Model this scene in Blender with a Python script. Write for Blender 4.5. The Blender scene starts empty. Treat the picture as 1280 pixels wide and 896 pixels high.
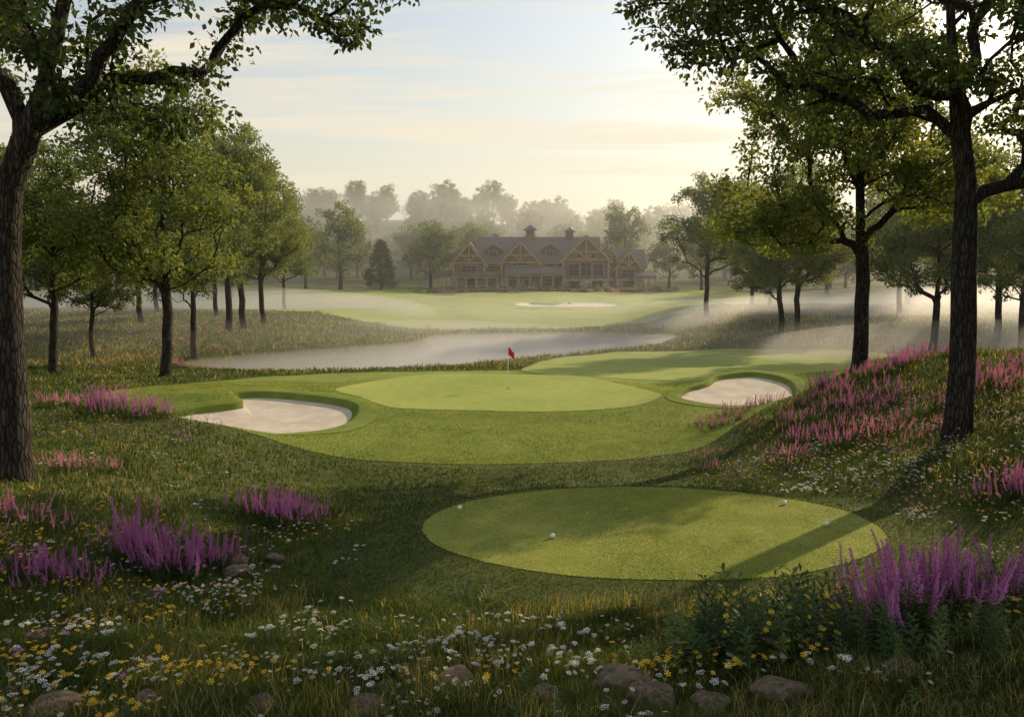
import bpy, math, numpy as np
from mathutils import Vector
rad = math.radians
scene = bpy.context.scene
scene.view_settings.view_transform = 'Standard'
scene.view_settings.look = 'None'
scene.view_settings.exposure = 0
COL = scene.collection

# ------------------------------------------------------------------ helpers
def ss(t):
    t = np.clip(t, 0, 1); return t*t*(3-2*t)
def bump(y, a, b, c, d):
    return ss((y-a)/(b-a))*(1-ss((y-c)/(d-c)))
def pn(x, y, sc, seed=0):
    r = np.random.RandomState(seed+11); o = 0; amp = 1; tot = 0
    for k in range(7):
        th = r.rand()*6.283; f = (0.6+1.1*r.rand())*(1.35**k)/sc; ph = r.rand()*6.283
        ph2 = r.rand()*6.283; th2 = th+1.2+r.rand()
        o = o+amp*np.sin((x*np.cos(th)+y*np.sin(th))*f+ph+1.3*np.sin((x*np.cos(th2)+y*np.sin(th2))*f*.6+ph2)); tot += amp; amp *= .8
    return o/tot*1.6
def add_mesh(name, V, T, mi=None, mats=(), smooth=None, tint=None, link=True):
    V = np.asarray(V, np.float32); T = np.asarray(T, np.int32)
    me = bpy.data.meshes.new(name)
    me.vertices.add(len(V)); me.vertices.foreach_set('co', V.ravel())
    n, k = T.shape
    me.loops.add(n*k); me.loops.foreach_set('vertex_index', T.ravel())
    me.polygons.add(n); me.polygons.foreach_set('loop_start', np.arange(0, n*k, k, dtype=np.int32))
    me.polygons.foreach_set('loop_total', np.full(n, k, np.int32))
    for m in mats: me.materials.append(m)
    if mi is not None: me.polygons.foreach_set('material_index', np.asarray(mi, np.int32))
    if smooth is not None:
        s = np.full(n, smooth, bool) if np.isscalar(smooth) else np.asarray(smooth, bool)
        me.polygons.foreach_set('use_smooth', s)
    if tint is not None:
        a = me.attributes.new('tint', 'FLOAT', 'POINT'); a.data.foreach_set('value', np.asarray(tint, np.float32))
    me.update(calc_edges=True)
    if not link: return me
    ob = bpy.data.objects.new(name, me); COL.objects.link(ob); return ob
def obj_from(name, me, loc=(0,0,0), rz=0, sc=1, parent=None):
    ob = bpy.data.objects.new(name, me); COL.objects.link(ob)
    ob.location = loc; ob.rotation_euler = (0, 0, rz)
    ob.scale = (sc, sc, sc) if np.isscalar(sc) else sc
    if parent: ob.parent = parent
    return ob

# ------------------------------------------------------------------ materials
class NT:
    def __init__(s, name):
        s.m = bpy.data.materials.new(name); s.m.use_nodes = True
        s.t = s.m.node_tree; s.t.nodes.clear()
        s.out = s.t.nodes.new('ShaderNodeOutputMaterial')
    def n(s, typ, **kw):
        nd = s.t.nodes.new(typ)
        for k, v in kw.items(): setattr(nd, k, v)
        return nd
    def l(s, a, b): s.t.links.new(a, b)
    def coord(s, scale=(1,1,1)):
        tc = s.n('ShaderNodeTexCoord'); mp = s.n('ShaderNodeMapping'); mp.inputs['Scale'].default_value = scale
        s.l(tc.outputs['Object'], mp.inputs['Vector']); return mp.outputs['Vector']
    def noise(s, vec, scale, detail=5, rough=.6):
        nd = s.n('ShaderNodeTexNoise'); nd.inputs['Scale'].default_value = scale
        nd.inputs['Detail'].default_value = detail; nd.inputs['Roughness'].default_value = rough
        if vec: s.l(vec, nd.inputs['Vector'])
        return nd.outputs['Fac']
    def ramp(s, fac, stops):
        nd = s.n('ShaderNodeValToRGB'); e = nd.color_ramp.elements
        while len(e) < len(stops): e.new(.5)
        for i, (p, c) in enumerate(stops):
            e[i].position = p; e[i].color = (*c, 1)
        s.l(fac, nd.inputs['Fac']); return nd.outputs['Color']
    def mix(s, fac, a, b, mode='MIX'):
        nd = s.n('ShaderNodeMix', data_type='RGBA', blend_type=mode)
        for sock, v in ((nd.inputs[0], fac), (nd.inputs[6], a), (nd.inputs[7], b)):
            if isinstance(v, (int, float)): sock.default_value = v
            elif isinstance(v, tuple): sock.default_value = (*v, 1)
            else: s.l(v, sock)
        return nd.outputs[2]
    def bsdf(s, col, rough=.9, nrm=None, spec=.2, trans=None):
        p = s.n('ShaderNodeBsdfPrincipled')
        if isinstance(col, tuple): p.inputs['Base Color'].default_value = (*col, 1)
        else: s.l(col, p.inputs['Base Color'])
        p.inputs['Roughness'].default_value = rough
        p.inputs['Specular IOR Level'].default_value = spec
        if nrm: s.l(nrm, p.inputs['Normal'])
        if trans:
            tr = s.n('ShaderNodeBsdfTranslucent')
            tc = s.mix(1.0, col, (1.35, 1.2, .55), 'MULTIPLY'); s.l(tc, tr.inputs['Color'])
            ms = s.n('ShaderNodeMixShader'); ms.inputs[0].default_value = trans
            s.l(p.outputs[0], ms.inputs[1]); s.l(tr.outputs[0], ms.inputs[2]); s.l(ms.outputs[0], s.out.inputs['Surface'])
        else: s.l(p.outputs[0], s.out.inputs['Surface'])
        return s.m
    def bump(s, h, strength=.5, dist=.05):
        b = s.n('ShaderNodeBump'); b.inputs['Strength'].default_value = strength; b.inputs['Distance'].default_value = dist
        s.l(h, b.inputs['Height']); return b.outputs['Normal']
    def attr(s, name='tint'):
        a = s.n('ShaderNodeAttribute'); a.attribute_name = name; return a.outputs['Fac']

def leaf_mat(name, c0, c1, c2, trans=.38, objvar=.25):
    t = NT(name); f = t.attr()
    col = t.ramp(f, [(0, c0), (.55, c1), (1, c2)])
    oi = t.n('ShaderNodeObjectInfo')
    v = t.ramp(oi.outputs['Random'], [(0, (1-objvar, 1-objvar*.7, 1-objvar*.3)), (1, (1+objvar*.9, 1+objvar*.5, 1))])
    return t.bsdf(t.mix(1.0, col, v, 'MULTIPLY'), .55, None, .3, trans)
M_leaf = leaf_mat('leaves_green', (.068,.110,.034), (.14,.195,.06), (.25,.275,.095), .5, .2)
M_leafdark = leaf_mat('leaves_dark', (.034,.058,.019), (.068,.106,.030), (.135,.17,.052), .43, .1)
M_shrub = leaf_mat('shrub_leaves', (.024,.058,.018), (.055,.108,.026), (.12,.175,.045), .35, .1)

def bark():
    t = NT('bark'); v = t.coord((1,1,.22)); n1 = t.noise(v, 9, 8, .7)
    vo = t.n('ShaderNodeTexVoronoi', feature='DISTANCE_TO_EDGE'); vo.inputs['Scale'].default_value = 13
    wv = t.mix(.12, v, t.n('ShaderNodeTexNoise').outputs['Color'])
    t.l(wv, vo.inputs['Vector'])
    vr = t.ramp(vo.outputs['Distance'], [(0, (0,0,0)), (.18, (1,1,1))])
    col = t.ramp(n1, [(.3, (.024,.021,.018)), (.55, (.068,.058,.048)), (.75, (.14,.12,.10))])
    col = t.mix(1.0, col, t.mix(.65, (1,1,1), vr), 'MULTIPLY')
    h = t.mix(.6, n1, vr)
    return t.bsdf(col, .95, t.bump(h, 1, .06), .1)
M_bark = bark()

def grass_ground(name, stops, sc=1.0, bs=.6, bd=.04):
    t = NT(name); v = t.coord()
    big = t.noise(v, .12*sc, 4, .6); med = t.noise(v, 1.3*sc, 6, .7); fine = t.noise(v, 22*sc, 4, .8)
    m = t.mix(.5, big, med); m = t.mix(.45, m, fine)
    col = t.ramp(m, stops)
    return t.bsdf(col, .95, t.bump(fine, bs, bd), .08)
M_rough = grass_ground('rough_grass_ground', [(.38, (.035,.052,.014)), (.48, (.07,.09,.025)), (.56, (.13,.14,.042)), (.66, (.21,.18,.08))])
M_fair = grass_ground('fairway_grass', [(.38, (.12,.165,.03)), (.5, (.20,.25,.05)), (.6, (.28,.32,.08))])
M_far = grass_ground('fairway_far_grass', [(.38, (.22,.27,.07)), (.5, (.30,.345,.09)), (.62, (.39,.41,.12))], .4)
M_green = grass_ground('putting_green_grass', [(.38, (.22,.28,.06)), (.5, (.30,.345,.08)), (.62, (.39,.415,.12))], 1.5, bs=.5, bd=.015)
M_tee = grass_ground('tee_grass', [(.38, (.16,.20,.045)), (.48, (.26,.30,.065)), (.6, (.38,.38,.11))], 1.3, bs=.8, bd=.025)
def sand():
    t = NT('sand'); v = t.coord(); n = t.noise(v, 1.2, 6); f = t.noise(v, 30, 4, .8)
    return t.bsdf(t.ramp(t.mix(.4, n, f), [(.35, (.55,.47,.37)), (.65, (.78,.70,.59))]), .95, t.bump(t.mix(.5, n, f), .8, .08), .1)
M_sand = sand()
def rockm():
    t = NT('rock'); v = t.coord(); n = t.noise(v, 2.2, 9, .65); f = t.noise(v, 18, 5, .7)
    mm = t.ramp(t.noise(v, 3.3, 3), [(.50, (0,0,0)), (.62, (1,1,1))])
    c = t.ramp(t.mix(.4, n, f), [(.3, (.085,.062,.046)), (.5, (.21,.155,.112)), (.7, (.36,.275,.205))])
    c = t.mix(mm, c, (.08,.085,.038))
    return t.bsdf(c, .9, t.bump(t.mix(.5, n, f), .9, .06), .2)
M_rock = rockm()
def blade_mat(name, stops, tr=.42):
    t = NT(name); return t.bsdf(t.ramp(t.attr(), stops), .6, None, .25, tr)
M_blade = blade_mat('grass_blades', [(0, (.027,.05,.013)), (.4, (.072,.112,.025)), (.72, (.165,.18,.05)), (.88, (.36,.29,.12)), (1, (.52,.41,.19))])
M_mown = blade_mat('mown_blades', [(0, (.10,.15,.03)), (.5, (.22,.27,.055)), (1, (.46,.46,.13))], .35)
def flat(name, c, rough=.7, trans=None, spec=.3):
    t = NT(name); f = t.attr()
    col = t.ramp(f, [(0, tuple(x*.6 for x in c)), (1, tuple(min(1, x*1.15) for x in c))])
    return t.bsdf(col, rough, None, spec, trans)
M_white = flat('petal_white', (.82,.81,.77), trans=.2)
M_yel = flat('petal_yellow', (.85,.55,.03), trans=.25)
M_cent = flat('flower_centre', (.6,.38,.04))
M_purp = flat('petal_purple', (.52,.19,.54), trans=.35)
M_pink = flat('petal_pink', (.70,.30,.56), trans=.35)
M_stem = flat('stem_green', (.08,.13,.03), trans=.3)

# ------------------------------------------------------------------ layout (world metres)
class Blob:
    def __init__(s, c, pts):
        s.c = c; P = np.array(pts, float); n = len(P); out = []
        for i in range(n):
            p0, p1, p2, p3 = P[i-1], P[i], P[(i+1) % n], P[(i+2) % n]
            for u in np.linspace(0, 1, 24, endpoint=False):
                out.append(.5*((2*p1)+(-p0+p2)*u+(2*p0-5*p1+4*p2-p3)*u*u+(-p0+3*p1-3*p2+p3)*u**3))
        Q = np.array(out)-np.array(c); a = np.arctan2(Q[:,1], Q[:,0]); r = np.hypot(Q[:,0], Q[:,1]); o = np.argsort(a)
        s.a = a[o]; s.r = r[o]
    def R(s, th): return np.interp(th, s.a, s.r, period=2*np.pi)
    def t(s, x, y):
        dx = x-s.c[0]; dy = y-s.c[1]; return np.hypot(dx, dy)/s.R(np.arctan2(dy, dx))
def ell(cx, cy, a, b, wob=0, seed=0, n=16):
    r = np.random.RandomState(seed); pts = []
    for i in range(n):
        th = 2*math.pi*i/n; k = 1+wob*(r.rand()-.5)*2; pts.append((cx+a*math.cos(th)*k, cy+b*math.sin(th)*k))
    return Blob((cx, cy), pts)
B_tee = ell(3.0, 18.75, 4.95, 3.45, .012, 1)
B_green = Blob((-1.2, 44), [(-8.6,42.6),(-7.2,40.6),(-5.2,38.1),(-1.4,37.6),(2.8,37.6),(6.4,39.4),(7.0,42.6),(5.6,46.6),(3.6,49.8),(-.5,51.0),(-4.6,51.2),(-7.4,47.6)])
B_apron = Blob((-1, 41), [(-18.2,40.6),(-17.0,36.4),(-13.6,32.4),(-8,30.2),(-3,29.2),(2,29.1),(6.5,30.8),(9.5,34.0),(13,36.8),(16.5,42.0),(16.5,48),(11,53),(4,56),(-4,56.5),(-11,53),(-16.5,47.5)])
B_fair2 = Blob((14, 62), [(1,55),(8,49),(16,47),(24,50),(34,56),(40,64),(34,71),(24,75),(14,77),(7,73),(2,65)])
B_b1 = Blob((-10.8, 37.2), [(-15.0,35.9),(-13.2,34.4),(-10.0,33.6),(-7.6,34.4),(-6.9,36.4),(-7.4,38.6),(-9.4,40.0),(-11.6,40.8),(-12.9,40.4),(-11.9,38.7),(-13.5,37.5)])
B_b2 = Blob((10.6, 41.4), [(7.9,39.9),(9.2,38.7),(11.4,38.6),(12.9,40.4),(13.3,42.8),(12.2,44.3),(10.4,43.6),(9.5,42.2),(8.4,41.2)])
B_b3 = Blob((9, 152), [(1,151),(5,146),(11,145),(17,149),(18,154),(12,158),(8,155),(3,157)])
B_far = Blob((-5, 150), [(-14,103),(4,102),(20,109),(30,122),(44,146),(52,180),(40,203),(5,206),(-30,206),(-62,196),(-74,165),(-50,132),(-30,112)])
B_pond = Blob((-3.5, 77), [(-20.5,66.5),(-17,62.8),(-10.4,61.4),(-4.8,64.6),(0.5,70.6),(5.5,76.5),(11.5,83.5),(13.6,88.5),(8.8,91.5),(0,91.5),(-6.8,89.5),(-8.4,82),(-12.6,76.5),(-17,72)])
WATER_Z = -.80
_py = np.array([-60,-20,6,8.5,11,13,15,18,22,26,29,33,40,50,56,62,75,100,130,170,205,240,300,380,500,700,1200,4000.])
_pz = np.array([2.6,2.6,2.25,2.0,1.55,1.15,.75,.5,.4,.2,.12,.3,.4,.4,.15,-.25,-.4,-.1,.5,1.5,2.3,2.6,4,8,10,14,20,30.])
_yy = np.linspace(-60, 4000, 16000); _zz = np.interp(_yy, _py, _pz)
_k = np.exp(-np.linspace(-2.2,2.2,9)**2); _k /= _k.sum(); _zp = np.pad(_zz, 4, mode='edge'); _zz = np.convolve(_zp, _k, 'valid')
def H(x, y):
    x = np.asarray(x, float); y = np.asarray(y, float)
    z = np.interp(y, _yy, _zz)
    z = z+3.3*ss((x-5.5)/12.5)*bump(y, 10, 22, 30, 54)
    z = z+.75*ss((x-1.5)/4.5)*bump(y, 2, 7, 10.5, 15)
    z = z+1.25*ss((-x-5)/8)*bump(y, 8, 17, 30, 52)
    z = z+1.9*ss((x-13)/14)*bump(y, 70, 90, 110, 150)
    z = z+1.3*ss((-x-10)/14)*bump(y, 58, 82, 105, 150)
    z = z+20*np.exp(-((x+70)/120)**2-((y-430)/95)**2)+12*np.exp(-((x-110)/150)**2-((y-480)/110)**2)
    tt = B_tee.t(x, y); z = z+(1.0-z)*ss((1.55-tt)/.5)
    ta = B_apron.t(x, y); flat_ = ss((1.1-ta)/.35)
    nz = pn(x, y, 3.2, 3)*.07+pn(x, y, 9, 4)*.13
    nz = nz*np.clip((y-0)/12, .6, 1)*(1-.75*flat_)*ss((tt-1.0)/.3)*(1+1.0*ss((y-60)/60))
    z = z+nz
    tg = B_green.t(x, y); z = z+.18*ss((1.35-tg)/.4)
    tb2 = B_b2.t(x, y); wq = ss((2.2-tb2)/1.1); z = z*(1-wq)+wq*(.62+(y-38)*.10)
    tb1 = B_b1.t(x, y); wq = ss((1.9-tb1)/.9); z = z*(1-wq)+wq*(.32+(y-34)*.06)
    for b, d in ((B_b1, .28), (B_b2, .22)):
        tb = b.t(x, y); back = ss((y-b.c[1]+1.5)/3.0)
        z = z+(.12*back)*ss((1.5-tb)/.3); z = z-(d+.12*back)*ss((1.11-tb)/.11)*(.75+.25*ss((1-tb)/.6))
    tb = B_b3.t(x, y); z = z-.5*ss((1.15-tb)/.25)
    tp = B_pond.t(x, y); w = ss((1.3-tp)/.42); z = z+(-1.9-z)*w
    return z

# ------------------------------------------------------------------ ground sheet
def lines(spec):
    o = []
    for a, b, s in spec: o += list(np.arange(a, b, s))
    return np.array(o)
gx = lines([(0,20,.25),(20,40,.7),(40,100,2.5),(100,300,8),(300,1000,50),(1000,3001,400)]); gx = np.concatenate([-gx[:0:-1], gx])
gy = lines([(-40,4,2),(4,30,.25),(30,56,.3),(56,110,.7),(110,260,2.5),(260,600,8),(600,1400,50),(1400,4001,400)])
X, Y = np.meshgrid(gx, gy); V = np.stack([X, Y, H(X, Y)], -1).reshape(-1, 3)
nx, ny = len(gx), len(gy); ii = (np.arange(ny-1)[:,None]*nx+np.arange(nx-1)[None]).ravel()
def cut(V, T, lim):
    c = V[T].mean(1); k = np.ones(len(T), bool)
    for b in (B_b1, B_b2): k &= b.t(c[:,0], c[:,1]) > lim
    return T[k]
add_mesh('ground', V, cut(V, np.stack([ii, ii+1, ii+nx+1, ii+nx], 1), 1.12), mats=[M_rough], smooth=True)
def sheet(name, b, off, K, N, mat, tmax=1.0, tmin_=.0, cutb=None, wob=0):
    th = np.linspace(0, 2*np.pi, N, endpoint=False); k = np.linspace(max(tmin_, .02), tmax, K)
    R = b.R(th)*(1+wob*pn(np.cos(th)*20, np.sin(th)*20, .8, 5)); x = b.c[0]+k[:,None]*R*np.cos(th); y = b.c[1]+k[:,None]*R*np.sin(th)
    V = np.stack([x, y, H(x, y)+off], -1).reshape(-1, 3)
    i, j = np.meshgrid(np.arange(K-1), np.arange(N), indexing='ij'); jn = (j+1) % N
    a, bb, cc, d = i*N+j, (i+1)*N+j, (i+1)*N+jn, i*N+jn
    Ts = [np.stack([a, bb, cc], -1).reshape(-1,3), np.stack([a, cc, d], -1).reshape(-1,3)]
    if tmin_ == 0:
        V = np.vstack([V, [[b.c[0], b.c[1], H(b.c[0], b.c[1])+off]]]); c = len(V)-1
        Ts.append(np.stack([np.full(N, c), np.arange(N), (np.arange(N)+1) % N], 1))
    T = np.concatenate(Ts)
    if cutb: T = cut(V, T, cutb)
    return add_mesh(name, V, T, mats=[mat], smooth=True)
sheet('tee_box', B_tee, .012, 30, 300, M_tee, wob=.003)
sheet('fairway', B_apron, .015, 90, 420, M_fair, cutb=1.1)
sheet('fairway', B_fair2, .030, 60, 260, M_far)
sheet('putting_green', B_green, .030, 40, 300, M_green, wob=.006)
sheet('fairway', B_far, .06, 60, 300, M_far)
sheet('bunker_lip', B_b1, .04, 26, 260, M_fair, 1.32, .985)
sheet('bunker_lip', B_b2, .04, 26, 220, M_fair, 1.32, .985)
sheet('sand_bunker', B_b1, .045, 30, 200, M_sand, 1.02)
sheet('sand_bunker', B_b2, .045, 30, 200, M_sand, 1.02)
sheet('sand_bunker', B_b3, .15, 20, 120, M_sand, 1.03)
t = NT('pond_water'); v = t.coord((1,.6,1)); nb = t.noise(v, 1.6, 4)
m = t.bsdf((.07,.085,.07), .05, t.bump(nb, .06, .03), .8)
th = np.linspace(0, 2*np.pi, 160, endpoint=False); R = B_pond.R(th)*1.28
V = np.stack([B_pond.c[0]+R*np.cos(th), B_pond.c[1]+R*np.sin(th), np.full(160, WATER_Z)], 1)
V = np.vstack([V, [[*B_pond.c, WATER_Z]]])
add_mesh('pond', V, np.stack([np.full(160, 160), np.arange(160), (np.arange(160)+1) % 160], 1), mats=[m])

# ------------------------------------------------------------------ template scatter
def frames(up, rz):
    up = up/np.linalg.norm(up, axis=1, keepdims=True)
    ref = np.stack([np.cos(rz), np.sin(rz), np.zeros_like(rz)], 1)
    x = ref-up*(ref*up).sum(1, keepdims=True); x /= np.linalg.norm(x, axis=1, keepdims=True)+1e-9
    y = np.cross(up, x); return np.stack([x, y, up], 2)
def scatter(tv, tt, tm, pos, mat3, sc, tint):
    m, n = len(pos), len(tv)
    V = np.einsum('mij,nj->mni', mat3, tv)*sc[:,None,None]+pos[:,None,:]
    T = tt[None]+(np.arange(m)*n)[:,None,None]
    return V.reshape(-1, 3), T.reshape(-1, 3), np.tile(tm, m), np.repeat(tint, n)
def cat(parts):
    V, T, M, C = [], [], [], []; o = 0
    for v, t_, m_, c in parts:
        V.append(v); T.append(t_+o); M.append(m_); C.append(c); o += len(v)
    return np.concatenate(V), np.concatenate(T), np.concatenate(M), np.concatenate(C)

# ------------------------------------------------------------------ trees
def tube(P, R, k):
    P = np.asarray(P); n = len(P); tg = np.gradient(P, axis=0); tg /= np.linalg.norm(tg, axis=1, keepdims=True)+1e-9
    a = np.cross(tg[0], [.3,.9,.1] if abs(tg[0][0]) > .5 else [1,.1,0]); a /= np.linalg.norm(a)
    V = []; an = np.arange(k)*2*np.pi/k
    for i in range(n):
        a = a-tg[i]*a.dot(tg[i]); a /= np.linalg.norm(a)+1e-9; b = np.cross(tg[i], a)
        V.append(P[i]+R[i]*(np.cos(an)[:,None]*a+np.sin(an)[:,None]*b))
    i, j = np.meshgrid(np.arange(n-1), np.arange(k), indexing='ij'); jn = (j+1) % k
    A, B, C, D = i*k+j, i*k+jn, (i+1)*k+jn, (i+1)*k+j
    return np.concatenate(V), np.concatenate([np.stack([A, B, C], -1).reshape(-1,3), np.stack([A, C, D], -1).reshape(-1,3)])
def leaves(rng, C, nper, cr, size, fl=.65, droop=.2):
    m = len(C); ctint = rng.rand(m)
    N = m*nper; d = rng.normal(size=(N,3)); d /= np.linalg.norm(d, axis=1, keepdims=True)
    r = rng.rand(N)**.55*np.repeat(cr*(.65+.7*rng.rand(m)), nper)
    off = d*r[:,None]; off[:,2] *= fl; p = np.repeat(C, nper, axis=0)+off
    a = d*.6+rng.normal(size=(N,3))*.6; a[:,2] -= droop; a /= np.linalg.norm(a, axis=1, keepdims=True)
    nn = rng.normal(size=(N,3))*.7; nn[:,2] += .8; nn -= a*(nn*a).sum(1, keepdims=True); nn /= np.linalg.norm(nn, axis=1, keepdims=True)+1e-9
    b = np.cross(nn, a); L = size*(.6+.8*rng.rand(N))[:,None]
    V = np.stack([p, p+a*L*.45+b*L*.32+nn*L*.07, p+a*L, p+a*L*.45-b*L*.32+nn*L*.07], 1).reshape(-1, 3)
    o = np.arange(N)[:,None]*4
    T = np.concatenate([o+[0,3,2], o+[0,2,1]]); tint = np.clip(np.repeat(ctint, nper)*.55+rng.rand(N)*.45, 0, 1)
    return V, T, np.repeat(tint, 4)
def ell_targets(rng, ells, spacing, gap=.25, seed=0):
    out = []
    for (cx, cy, cz, rx, ry, rz, n) in ells:
        got = 0; tries = 0
        while got < n and tries < n*30:
            tries += 1; d = rng.normal(size=3); d /= np.linalg.norm(d); r = rng.rand()**.42
            q = np.array([cx+d[0]*r*rx, cy+d[1]*r*ry, cz+d[2]*r*rz])
            if d[2] < -.55 and rng.rand() < .5: continue
            g = math.sin(q[0]*1.1+seed)*math.sin(q[1]*1.0+seed*2.1)+math.sin(q[2]*1.25+seed*.7+q[0]*.5)
            if g < -1+gap*2: continue
            if out and np.min(np.linalg.norm(np.array(out)-q, axis=1)) < spacing: continue
            out.append(q); got += 1
    return np.array(out)
def build_tree(name, seed, trunk, tr, start, targets, nper, cr, lsize, leafm, twigs=0, alpha=.45, kbig=10, fl=.65, tipr=.014, droop=.2, penal=.8):
    rng = np.random.RandomState(seed); trunk = np.asarray(trunk, float); nt = len(trunk)
    P = np.zeros((20000,3)); par = np.full(20000, -1); pl = np.zeros(20000); D = np.zeros((20000,3))
    P[:nt] = trunk
    for i in range(nt):
        if i: par[i] = i-1; d = P[i]-P[i-1]; L = np.linalg.norm(d); pl[i] = pl[i-1]+L; D[i] = d/L
    D[0] = D[1]; n = nt; chains = [list(range(nt))]; pl[:nt] -= pl[start]
    order = np.argsort(np.linalg.norm(targets-trunk[start], axis=1))
    for q in targets[order]:
        d = np.linalg.norm(P[start:n]-q, axis=1); cost = d+alpha*pl[start:n]+penal*np.maximum(0, P[start:n,2]-q[2])
        j = int(np.argmin(cost))+start; L = np.linalg.norm(P[j]-q); m_ = max(2, int(L/.7)+1)
        p1 = P[j]+D[j]*L*.28; p2 = P[j]*.35+q*.65+np.array([0,0,.12*L]); ch = [j]; pr = j
        for s_ in range(1, m_+1):
            u = s_/m_; x = (1-u)**3*P[j]+3*(1-u)**2*u*p1+3*(1-u)*u*u*p2+u**3*q
            if s_ < m_: x = x+rng.normal(size=3)*.05*min(L, 3)
            P[n] = x; par[n] = pr; dd = x-P[pr]; l = np.linalg.norm(dd)+1e-6; D[n] = dd/l; pl[n] = pl[pr]+l; ch.append(n); pr = n; n += 1
        chains.append(ch)
    w = np.zeros(n)
    for ch in chains: w[ch[-1]] += 1
    for i in range(n-1, 0, -1): w[par[i]] += w[i]
    r = np.maximum(tr*(w/w[0])**.5, tipr)
    zz = P[:nt,2]-trunk[0,2]; r[:nt] *= (1+.45*np.exp(-zz/.55))*(1-.022*np.minimum(zz, 12))
    parts = []
    for ci, ch in enumerate(chains):
        R = r[ch].copy()
        if ci: R[0] = min(R[0], R[1]*1.3)
        k = kbig*2 if ci == 0 else (kbig if R[0] > .08 else (6 if R[0] > .035 else 3))
        v, t_ = tube(P[ch], R, k)
        parts.append((v, t_, np.zeros(len(t_), int), np.zeros(len(v))))
    C = targets
    if twigs:
        for c in C:
            for _ in range(twigs):
                d = rng.normal(size=3); d[2] = d[2]*.5+.1; d *= cr*.9/np.linalg.norm(d)
                v, t_ = tube([c, c+d*.5+rng.normal(size=3)*.05, c+d], [tipr, tipr*.7, tipr*.3], 3)
                parts.append((v, t_, np.zeros(len(t_), int), np.zeros(len(v))))
    V, T, Ti = leaves(rng, C, nper, cr, lsize, fl, droop=droop)
    parts.append((V, T, np.ones(len(T), int), Ti))
    V, T, M, Ti = cat(parts)
    return add_mesh(name, V, T, M, [M_bark, leafm], M == 0, Ti, link=False)
def simple_trunk(rng, h, n=12, wob=.14):
    z = np.linspace(-.4, h, n); x = np.cumsum(rng.normal(size=n)*wob*.5); y = np.cumsum(rng.normal(size=n)*wob*.5)
    x -= x[0]; y -= y[0]; x[1] *= .3; return np.stack([x, y, z], 1)

mid = []
for k in range(5):
    rng = np.random.RandomState(40+k)
    rx = [5.0,5.4,4.6,5.7,4.9][k]; top = [17,16,18,16.5,17.5][k]; bot = [4.0,3.8,4.4,4.2,3.6][k]
    cz = (top+bot)/2; rz = (top-bot)/2
    E = [(0,0,cz-.6,rx,rx,rz*.8,100), (rng.normal()*.8, rng.normal()*.8, cz+rz*.35, rx*.62, rx*.62, rz*.62, 48),
         (rx*.45*rng.choice([-1,1]), rng.normal(), cz-rz*.35, rx*.65, rx*.6, rz*.4, 34)]
    tg = ell_targets(rng, E, .78, .22, k*1.7)
    mid.append(build_tree('deciduous_tree_mesh', 60+k, simple_trunk(rng, top*.72, 14), .28, 5, tg, 155, .88, .21, M_leaf, alpha=.5))
far = []
for k in range(4):
    rng = np.random.RandomState(140+k); rx = [5.2,5.8,4.8,6.2][k]; top = [15,13.5,16.5,14][k]; bot = 1.8
    cz = (top+bot)/2; rz = (top-bot)/2
    tg = ell_targets(rng, [(0,0,cz,rx,rx,rz,80), (rx*.4,0,cz+rz*.2,rx*.5,rx*.5,rz*.6,20)], 1.0, .12, k)
    far.append(build_tree('distant_tree_mesh', 160+k, simple_trunk(rng, top*.7, 8), .35, 2, tg, 55, 1.15, .46, M_leaf, alpha=.5, kbig=5))
rng = np.random.RandomState(7); tg = []
for i in range(170):
    z = 1.5+10.0*rng.rand()**1.15; rr = min(3.9, (12.6-z)/11*5.0)*(.5+.5*rng.rand()); a = rng.rand()*6.28; tg.append((rr*math.cos(a), rr*math.sin(a), z-.15*rr))
conif = build_tree('cone_tree_mesh', 5, simple_trunk(rng, 12.0, 16, .03), .22, 2, np.array(tg), 70, .8, .3, M_leafdark, alpha=.1, kbig=6, penal=.1)

def put(me, name, x, y, sc=1, rz=0, zs=None, parent=None):
    z = float(H(x, y)); return obj_from(name, me, (x, y, z-.05), rz, (sc, sc, sc*(zs or 1)), parent)
L = [(0,-20.2,51,1.08,.3,1), (1,-27.8,53,.9,1.3,1), (2,-25.8,80,1.08,.8,1), (3,-23.9,66,.8,2.2,1.05), (4,-25.6,84,1.1,3,1), (0,-26,92,.98,4,1),
     (1,-37,60,1.0,2.0,1), (3,-44,77,1.05,1.5,1), (4,-40,95,1.0,2.6,1), (0,-35,104,.95,5,1), (1,-54,92,1.05,.2,1), (2,-46,114,1.0,3.3,1), (3,-33,128,.85,1.1,1), (4,-64,108,1.15,1.0,1), (4,-31.5,66,.66,1.4,1)]
L += [(3,22.2,100,1.02,.4,1), (4,23.3,76,.9,2.9,1), (0,26.0,80,.95,1.9,1), (1,34,71,1.05,2.2,1), (2,31,114,.95,.9,1), (3,43,78,1.05,4.2,1), (4,44,100,1.0,.1,1),
      (1,54,88,1.1,5.1,1), (2,52,116,1.1,1.4,1), (3,38,130,1.0,2.5,1), (0,38.5,66,1.0,3.1,1)]
for k, x, y, s, r, zs in L: put(mid[k], 'conifer_tree', x, y, s, r, zs)
for k, x, y, s, r, zs in [(0,-39,201,1.2,.5,1.1), (1,-19.5,212,1.1,1,1.15), (2,30,236,1.35,2,1), (3,-12,236,1.1,.2,1.1), (1,40,225,1.0,3,1), (0,44,205,1.0,2,1), (2,-50,214,1.1,3,1)]:
    put(far[k], 'conifer_tree', x, y, s, r, zs)
put(conif, 'conifer_tree', -30.5, 206, 1.0, 0)  # this one is a dark cone-shaped conifer, not deciduous
fo = bpy.data.objects.new('distant_forest', None); COL.objects.link(fo)
rng = np.random.RandomState(5); cnt = 0
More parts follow.
